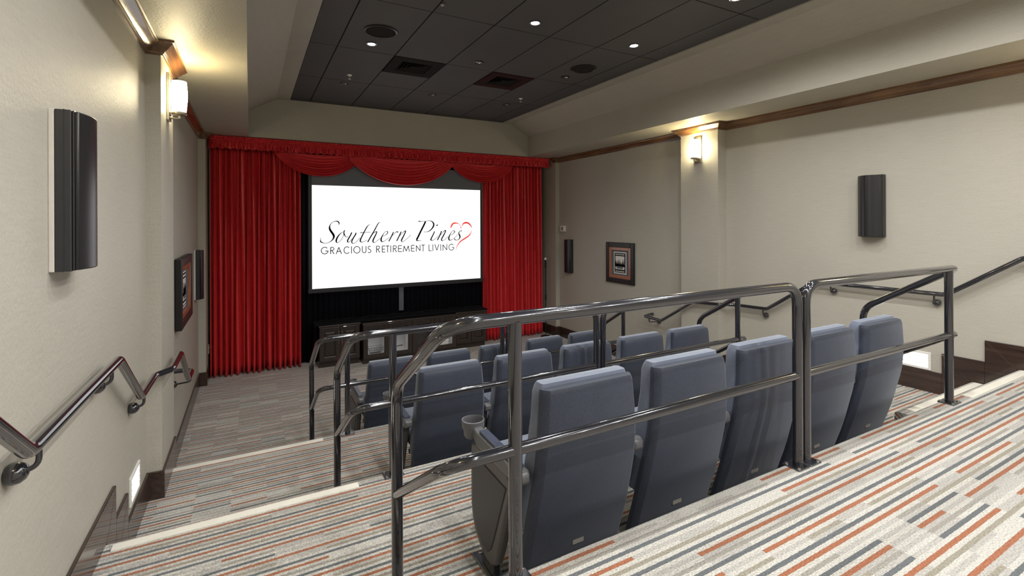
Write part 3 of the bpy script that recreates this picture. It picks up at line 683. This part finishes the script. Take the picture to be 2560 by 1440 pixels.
# ================================================================== CHAIRS
def rrect(hw,y0,y1,z,r,n=4,skew=0):
    pts=[]
    for cx,cy,a0 in ((hw-r,y1-r,0),(-hw+r,y1-r,90),(-hw+r,y0+r,180),(hw-r,y0+r,270)):
        for i in range(n+1):
            a=R(a0+90*i/n); pts.append((cx+r*math.cos(a),cy+r*math.sin(a),z))
    return pts
def lerp(T,z):
    for (a,b),(c,d) in zip(T,T[1:]):
        if a<=z<=c: return b+(d-b)*(z-a)/(c-a)
    return T[0][1] if z<T[0][0] else T[-1][1]
REAR=[(.05,.150),(.10,.140),(.17,.118),(.27,.085),(.35,.064),(.43,.044),(.50,.026),(.57,.010),(.66,.0),(.75,-.004),(.85,-.001),(.92,.002)]
HALF=[(.05,.262),(.30,.268),(.50,.262),(.70,.252),(.92,.236)]
def standard(root,x,inner):
    # armrest, cup holder and side panel standing on a bolted foot
    MB().loft([[(x+p[0],p[1],p[2]) for p in q] for q in (
        [(-.026,.05,.535),(.026,.05,.535),(.026,.05,.572),(-.026,.05,.572)],
        [(-.03,.07,.525),(.03,.07,.525),(.03,.07,.585),(-.03,.07,.585)],
        [(-.03,.45,.530),(.03,.45,.530),(.03,.45,.598),(-.03,.45,.598)],
        [(-.022,.52,.550),(.022,.52,.550),(.022,.52,.600),(-.022,.52,.600)])]).build('armrest','arm_plastic',root,bevel=.012,seg=3)
    a=root.children[-1]
    MB().loft([[(x+p[0],p[1],p[2]) for p in q] for q in (
        [(-.022,.09,.585),(.022,.09,.585),(.022,.09,.597),(-.022,.09,.597)],
        [(-.022,.44,.596),(.022,.44,.596),(.022,.44,.612),(-.022,.44,.612)])]).build('arm_pad','seat_vinyl',a,bevel=.006)
    MB().lathe([(.001,.535),(.040,.535),(.046,.545),(.048,.570),(.055,.585),(.056,.617),(.050,.619),(.046,.600),(.042,.550),(.001,.548)],(x,.555,0),'z',28).build('cup_holder','arm_plastic',a,smooth=40)
    out=[(.115,.50),(.16,.535),(.48,.54),(.53,.52),(.535,.44),(.535,.24),(.52,.17),(.49,.12),(.43,.075),(.36,.055),(.31,.055),(.275,.08),(.25,.14)]
    P=MB().prism(out,'x',x-.024,x+.024).build('side_panel','panel_plastic',root,bevel=.014,seg=3)
    inn=[(.16,.475),(.49,.485),(.505,.44),(.505,.25),(.49,.185),(.455,.14),(.40,.105),(.345,.10),(.31,.13),(.28,.19)]
    for s in (-1,1): MB().prism(inn,'x',x+s*.022-.006,x+s*.022+.006).build('inset_panel','plastic_satin',P,bevel=.005)
    MB().box(x-.016,x+.016,.30,.42,.008,.10).build('support_leg','plastic_black',root,bevel=.004)
    f=MB().box(x-.035,x+.035,.24,.50,0,.008).build('foot_plate','dark_steel',root,bevel=.003)
    for yy in (.265,.475): MB().lathe([(.001,0),(.011,0),(.010,.007),(.001,.008)],(x,yy,.008),'z',8).build('bolt','steel',f)
def make_chair():
    r_=thing('theatre_chair','proto','chair')
    zs=[.06,.10,.17,.24,.31,.38,.45,.52,.58,.64,.70,.76,.82,.86,.885,.90,.906]
    rings=[]
    for z in zs:
        y=lerp(REAR,z); hw=lerp(HALF,z); k=0 if z<.88 else (z-.88)/.026
        h2=hw-.004*k*k; y_=y+.007*k*k; c_=.024
        rings.append([(h2,y+.050,z),(-h2,y+.050,z),(-h2,y_+.030,z),(-h2+.003,y_+.024,z),(-h2+c_-.003,y_+.003,z),(-h2+c_+.004,y_,z),(h2-c_-.004,y_,z),(h2-c_+.003,y_+.003,z),(h2-.003,y_+.024,z),(h2,y_+.030,z)])
    sh=MB().loft(rings).build('back_shell','seat_shell',r_,smooth=28)
    MB().box(-.03,.03,lerp(REAR,.19)-.001,lerp(REAR,.19)+.004,.172,.196).build('row_tag','label_grey',sh,bevel=.002)
    rings=[]
    for z in [.30,.34,.40,.47,.54,.60,.66,.72,.78,.84,.88,.905,.918,.922]:
        y=lerp(REAR,z)+.048; hw=lerp(HALF,z)-.005; k=0 if z<.87 else (z-.87)/.052
        th=.074+.02*math.sin(max(0,min(1,(z-.3)/.5))*math.pi)-.018*k*k
        rings.append(rrect(hw-.010*k*k,y,y+th,z,.014,4))
    cu=MB().loft(rings).build('back_cushion','seat_fabric',r_,smooth=55)
    for s in (-1,1):
        pts=[(s*(lerp(HALF,z)-.010),lerp(REAR,z)+.050,z) for z in (.32,.45,.60,.75,.86)]
        MB().tube(pts,.005,6).build('piping','seat_vinyl',cu,smooth=60)
    # seat, folded down
    rings=[]; ang=R(6); ca,sa=math.cos(ang),math.sin(ang)
    for t,th,hw in ((0,.07,.23),(.02,.105,.252),(.10,.125,.258),(.22,.13,.26),(.34,.13,.258),(.42,.115,.25),(.452,.085,.236),(.462,.05,.215)):
        ring=[]
        for p in rrect(hw,-th/2,th/2,0,min(.03,th*.4),4):
            q=(p[0],p[1],t); yy=.135+q[2]*ca-q[1]*sa; zz=.375+q[2]*sa+q[1]*ca; ring.append((p[0],yy,zz))
        rings.append(ring)
    MB().loft(rings).build('seat','seat_fabric',r_,smooth=55)
    MB().tube([(-.262,.20,.30),(.262,.20,.30)],.018,12).build('hinge_bar','plastic_black',r_,smooth=60)
    return r_
PITCH=.61
proto=make_chair(); standard(proto,-PITCH/2,True)
endp=thing('end_tmp','tmp','tmp')
rows=['nearest row','middle row','front row']
standard(endp,PITCH/2,True)
END=list(endp.children)
c0=1.262
for k in range(3):
    for i in range(5):
        ch=proto if (k==0 and i==0) else copy_tree(proto)
        ch.location=(c0+i*PITCH,E[k]+.138,Z[k+1])
        ch['label']='dark blue-grey padded theatre chair, %s from the left in the %s'%(ORD[i],rows[k]); ch['category']='chair'; ch['group']='theatre chairs'
        if i==4:
            for c in END: copy_tree(c,ch)
for c in END:
    for d in list(c.children):
        for e in list(d.children): bpy.data.objects.remove(e)
        bpy.data.objects.remove(d)
    bpy.data.objects.remove(c)
bpy.data.objects.remove(endp)
# ================================================================== WALL THINGS
def speaker(side,y0,y1,z0,z1,depth,label,big,body=.62,plate='speaker_back'):
    s=1 if side=='left' else -1; xw=XL if side=='left' else XR
    r_=thing('wall_speaker',label,'speaker',(xw,(y0+y1)/2,z0),'wall speakers')
    def bx(a,b,c,d,e,f,nm,m,par,bev): 
        xa,xb=sorted((xw+s*a,xw+s*b)); return MB().box(xa,xb,c,d,e,f).build(nm,m,par,bevel=bev)
    bx(0,.016,y0,y1,z0,z1,'mount_plate',plate,r_,.002)
    cb=bx(.016,depth*body,y0,y1,z0,z1,'cabinet','plastic_satin',r_,.004)
    if big: bx(.042,.0445,y0-.001,y1+.001,z0-.001,z1+.001,'seam','gloss_black',cb,0)
    # glossy trims and curved grille
    bx(depth*body,depth*(body+.08),y0+.004,y1-.004,z0+.002,z1-.002,'trim_band','gloss_black',r_,.003)
    n=12; P=[]
    for i in range(n+1):
        t=i/n; yy=y0+.008+(y1-y0-.016)*t; P.append((xw+s*(depth*(body+.08)+depth*(.94-body)*math.sin(math.pi*(.10+.80*t))),yy))
    P=[(xw+s*depth*(body+.06),y0+.008)]+P+[(xw+s*depth*(body+.06),y1-.008)]
    MB().prism(P,'z',z0+.004,z1-.004).build('grille','plastic_black',r_,smooth=35,bevel=.004)
    return r_
speaker('left',2.335,2.58,1.042,1.64,.104,'large black wall speaker with grey mounting edge on the left wall above the handrail',True)
speaker('right',2.385,2.60,1.055,1.672,.145,'large black wall speaker with curved front on the right wall',True,.34,'plastic_black')
speaker('left',7.50,7.66,.21,.862,.10,'slim black wall speaker beside the tilted picture, left of the curtain',False)
speaker('right',7.60,7.80,.22,.868,.10,'slim black wall speaker under the white sensor, right of the curtain',False,.62,'plastic_black')
def frame(mb,y0,y1,z0,z1,w,xa,xb):
    mb.box(xa,xb,y0,y0+w,z0,z1); mb.box(xa,xb,y1-w,y1,z0,z1); mb.box(xa,xb,y0+w,y1-w,z0,z0+w); mb.box(xa,xb,y0+w,y1-w,z1-w,z1)
def picture(side,y0,y1,z0,z1,label,th):
    s=1 if side=='left' else -1; xw=XL if side=='left' else XR
    r_=thing('framed_picture',label,'picture',(xw,(y0+y1)/2,z0),'framed wall pictures')
    o=lambda a: xw+s*a
    def fr(i,w,a,b,nm,m,bev):
        mb=MB(); xa,xb=sorted((o(a),o(b))); frame(mb,y0+i,y1-i,z0+i,z1-i,w,xa,xb); return mb.build(nm,m,r_,bevel=bev)
    fr(0,.085,.004,th,'outer_frame','frame_black',.008)
    fr(.08,.055,.004,th*.85,'inner_frame','frame_copper' ,.006)
    xa,xb=sorted((o(.004),o(th*.45))); MB().box(xa,xb,y0+.13,y1-.13,z0+.13,z1-.13).build('mat_board','mat_grey',r_)
    cy,hy=(y0+y1)/2,(y1-y0)/2-.17; cz,hz=(z0+z1)/2,(z1-z0)/2-.16
    hy=min(hy,.155)
    def pl(a,b,c,d,lv,nm,m):
        xa,xb=sorted((o(th*.45),o(th*.45+.0015*lv))); return MB().box(xa,xb,cy+a*hy,cy+b*hy,cz+c*hz,cz+d*hz).build(nm,m,r_)
    pl(-1,1,-1,1,1,'print_sheet','paper_white'); pl(-.86,.86,-.9,.9,2,'print_border','ink_black'); pl(-.72,.72,-.60,.62,3,'print_field','paper_white')
    sq=MB(); xa,xb=sorted((o(th*.45),o(th*.45+.0045)))
    for k in range(8):
        for zz in (-.84,.70): sq.box(xa,xb,cy+(-.70+k*.187)*hy,cy+(-.70+k*.187+.1)*hy,cz+zz*hz,cz+(zz+.13)*hz)
    sq.build('film_holes','paper_white',r_)
    tr=MB(); rn=random.Random(2); xa,xb=sorted((o(th*.45),o(th*.45+.006)))
    for k in range(9):
        a=-.70+k*.16; w_=.15; h_=rn.uniform(.1,.42)
        tr.prism([(cy+a*hy,cz-.15*hz),(cy+(a+w_)*hy,cz-.15*hz),(cy+(a+w_/2)*hy,cz+h_*hz)],'x',xa,xb)
    tr.box(xa,xb,cy-.72*hy,cy+.72*hy,cz-.34*hz,cz-.15*hz)
    tr.build('print_trees','ink_black',r_)
    bo=MB(); xa,xb=sorted((o(th*.45),o(th*.45+.0065)))
    bo.prism([(cy-.55*hy,cz-.36*hz),(cy+.6*hy,cz-.36*hz),(cy+.45*hy,cz-.52*hz),(cy-.45*hy,cz-.52*hz)],'x',xa,xb); bo.build('print_boat','mat_grey',r_)
picture('right',5.89,6.59,.172,.862,'black framed film-strip print with copper inner frame on the right wall',.035)
picture('left',5.62,6.62,.17,.87,'thick black framed picture with copper inner frame on the left wall',.062)
# motion sensor
sr=thing('motion_sensor','small white wall sensor above the slim speaker on the right wall','sensor',(XR,7.9,1.02))
MB().box(XR-.045,XR,7.83,7.985,1.02,1.14).build('housing','white_plastic',sr,bevel=.012,seg=3); MB().box(XR-.048,XR-.044,7.885,7.93,1.05,1.11).build('lens','mat_grey',sr,bevel=.002)
# sconces
def sconce(side,yc,label,group=None):
    s=1 if side=='left' else -1; xw=XPL if side=='left' else XPR
    r_=thing('wall_sconce',label,'wall lamp',(xw,yc,2.0),group)
    def bx(a,b,c,d,e,f,nm,m,par,bev=0):
        xa,xb=sorted((xw+s*a,xw+s*b)); return MB().box(xa,xb,c,d,e,f).build(nm,m,par,bevel=bev)
    bp=bx(0,.018,yc-.06,yc+.06,2.005,2.365,'back_plate','nickel',r_,.003)
    x=xw+s*.075
    MB().tube([(xw+s*.018,yc,2.03),(x,yc,2.03),(x,yc,2.055)],.010,12,.01).build('arm','nickel',r_,smooth=60)
    MB().lathe([(.001,0),(.014,0),(.014,.02),(.048,.026),(.052,.034),(.052,.046),(.001,.046)],(x,yc,2.03),'z',24).build('socket_cup','nickel',r_,smooth=40)
    MB().lathe([(.044,2.074),(.046,2.08),(.054,2.17),(.055,2.20),(.053,2.25),(.048,2.315),(.044,2.315),(.049,2.25),(.050,2.20),(.041,2.085)],(x,yc,0),'z',28,closed=True).build('glass_shade','shade_glow',r_,smooth=60)
    MB().lathe([(.001,2.08),(.02,2.09),(.028,2.14),(.024,2.19),(.001,2.20)],(x,yc,0),'z',16).build('bulb','shade_glow',r_,smooth=60)
sconce('left',4.50,'lit wall sconce with frosted glass cylinder on the left pilaster')
sconce('right',4.50,'lit wall sconce with frosted glass cylinder on the right pilaster')
for s in ('left','right'): sconce(s,.6,'lit frosted wall sconce on a pilaster behind the viewer','sconces behind the viewer')
# step lights
def steplight(side,y0,y1,z0,z1,label,group=None):
    s=1 if side=='left' else -1; xw=XL if side=='left' else XR
    r_=thing('step_light',label,'step light',(xw,(y0+y1)/2,z0),group)
    o=lambda a,b: sorted((xw+s*a,xw+s*b))
    mb=MB(); xa,xb=o(0,.012); frame(mb,y0,y1,z0,z1,.022,xa,xb); mb.build('face_plate','white_plastic',r_,bevel=.003)
    xa,xb=o(0,.004); MB().box(xa,xb,y0+.022,y1-.022,z0+.022,z1-.022).build('lens','step_glow',r_)
    for k in range(3):
        zz=z0+.022+(z1-z0-.044)*(k+.8)/3.6; xa,xb=o(.004,.014); MB().box(xa,xb,y0+.022,y1-.022,zz,zz+.006).build('louvre','white_plastic',r_)
steplight('left',3.63,3.90,-.49,-.315,'glowing white step light low on the left wall before the pilaster')
steplight('left',1.88,2.13,-.15,.015,'glowing white step light low on the left wall under the large speaker')
steplight('right',2.03,2.28,-.165,.0,'glowing white step light low on the right wall behind the chairs')
# ================================================================== CEILING THINGS
def downlight(x,y,lit,label,group=None):
    r_=thing('downlight',label,'ceiling light',(x,y,ZCL),group)
    MB().lathe([(.056,.004),(.058,-.004),(.050,-.006),(.042,-.002),(.038,.012)],(x,y,ZCL+.002),'z',24).build('trim_ring','plastic_black' if not lit else 'dark_steel',r_,smooth=40)
    MB().lathe([(.001,0),(.038,0),(.038,.004),(.001,.004)],(x,y,ZCL-.0015 if lit else ZCL+.001),'z',20).build('lens','lamp_glow' if lit else 'lens_off',r_)
    if not lit: MB().lathe([(.001,-.012),(.014,-.010),(.02,.0),(.001,.002)],(x+.01,y,ZCL+.001),'z',14).build('bulb','steel',r_,smooth=50)
    if lit:
        ld=bpy.data.lights.new('downlight_beam','SPOT'); ld.energy=SPOTW*(1.0 if y<2 else (.75 if y<3 else .3)); ld.spot_size=R(158); ld.spot_blend=.5; ld.shadow_soft_size=.035; ld.color=(1.0,.98,.955)
        lo=bpy.data.objects.new('beam',ld); COL.objects.link(lo); lo.parent=r_; lo.location=(0,0,-.035)
LX=[1.14,2.39,3.635]
NMX=['left','centre','right']
for i,x in enumerate(LX):
    downlight(x,6.83,False,'unlit recessed downlight nearest the screen wall, %s one of three'%NMX[i])
    downlight(x,5.18,i==0,('lit recessed downlight just ahead of the left round ceiling speaker' if i==0 else 'unlit recessed downlight between the ceiling vents and the lit row, %s one'%NMX[i]))
    downlight(x,3.90,True,'lit recessed downlight in the first full lit row, %s one of three'%NMX[i])
    downlight(x,2.66,True,'lit recessed downlight in the second lit row, %s one of three'%NMX[i])
    for yy in (1.42,.18,-1.06,-2.3): downlight(x,yy,True,'lit recessed ceiling downlight above and behind the viewer','downlights behind the viewer')
for x,lb in ((1.145,'round black ceiling speaker on the left side of the tiles'),(3.635,'round black ceiling speaker on the right side of the tiles')):
    r_=thing('ceiling_speaker',lb,'speaker',(x,4.79,ZCL),'round ceiling speakers')
    MB().lathe([(.160,.004),(.160,-.006),(.146,-.010),(.140,-.004),(.140,.004)],(x,4.79,ZCL+.001),'z',40,closed=True).build('rim','plastic_black',r_,smooth=40)
    MB().lathe([(.001,-.006),(.08,-.0055),(.139,-.001),(.139,.003),(.001,.003)],(x,4.79,ZCL+.001),'z',40).build('grille','vent_black',r_,smooth=40)
for x,lb in ((1.13,'small silver fire sprinkler on the left side of the ceiling'),(3.655,'small silver fire sprinkler on the right side of the ceiling')):
    r_=thing('sprinkler',lb,'sprinkler',(x,6.40,ZCL),'ceiling sprinklers')
    MB().lathe([(.001,.004),(.03,.004),(.028,-.004),(.012,-.006),(.010,-.02),(.001,-.02)],(x,6.40,ZCL),'z',18).build('escutcheon','white_plastic',r_,smooth=40)
    MB().tube([(x-.009,6.40,ZCL-.018),(x-.011,6.40,ZCL-.035),(x,6.40,ZCL-.046),(x+.011,6.40,ZCL-.035),(x+.009,6.40,ZCL-.018)],.003,6).build('yoke','steel',r_,smooth=60)
    MB().lathe([(.001,0),(.017,0),(.017,-.003),(.001,-.003)],(x,6.40,ZCL-.046),'z',14).build('deflector','white_plastic',r_)
for i,(x0,x1) in enumerate(((GX[2],GX[3]),(GX[4],GX[5]))):
    cx,cyv=(x0+x1)/2,(5.42+6.055)/2
    r_=thing('air_vent','square black ceiling air vent, %s one of two'%('left','right')[i],'vent',(cx,cyv,ZCL),'ceiling air vents')
    m='vent_black' if i==0 else 'vent_maroon'
    mb=MB(); h=(x1-x0)/2-.008; hy=.31; q=.185
    mb.box(cx-h,cx-q,cyv-hy,cyv+hy,ZCL-.002,ZCL+.02).box(cx+q,cx+h,cyv-hy,cyv+hy,ZCL-.002,ZCL+.02).box(cx-q,cx+q,cyv-hy,cyv-q,ZCL-.002,ZCL+.02).box(cx-q,cx+q,cyv+q,cyv+hy,ZCL-.002,ZCL+.02)
    mb.build('panel',m,r_)
    for k,a in enumerate((.175,.135,.095,.055)):
        rin=[]
        b_=a-.026
        for (zz,e) in ((ZCL+.000,a),(ZCL+.022,b_),(ZCL+.026,b_),(ZCL+.004,a)): rin.append([(cx-e,cyv-e,zz),(cx+e,cyv-e,zz),(cx+e,cyv+e,zz),(cx-e,cyv+e,zz)])
        MB().loft(rin+[rin[0]],cap=False).build('louvre','ceiling_grid' if k%2 else 'vent_black',r_)
    MB().box(cx-.025,cx+.025,cyv-.025,cyv+.025,ZCL+.004,ZCL+.01).build('centre_cap','vent_black',r_)
    MB().box(cx-q,cx+q,cyv-q,cyv+q,ZCL+.04,ZCL+.05).build('duct','ink_black',r_)
r_=thing('smoke_detector','tiny silver detector on the ceiling tile near the top of the view','detector',(1.473,3.932,ZCL))
MB().lathe([(.001,.003),(.022,.003),(.022,-.008),(.012,-.016),(.001,-.017)],(1.473,3.932,ZCL),'z',16).build('body','steel',r_,smooth=40)
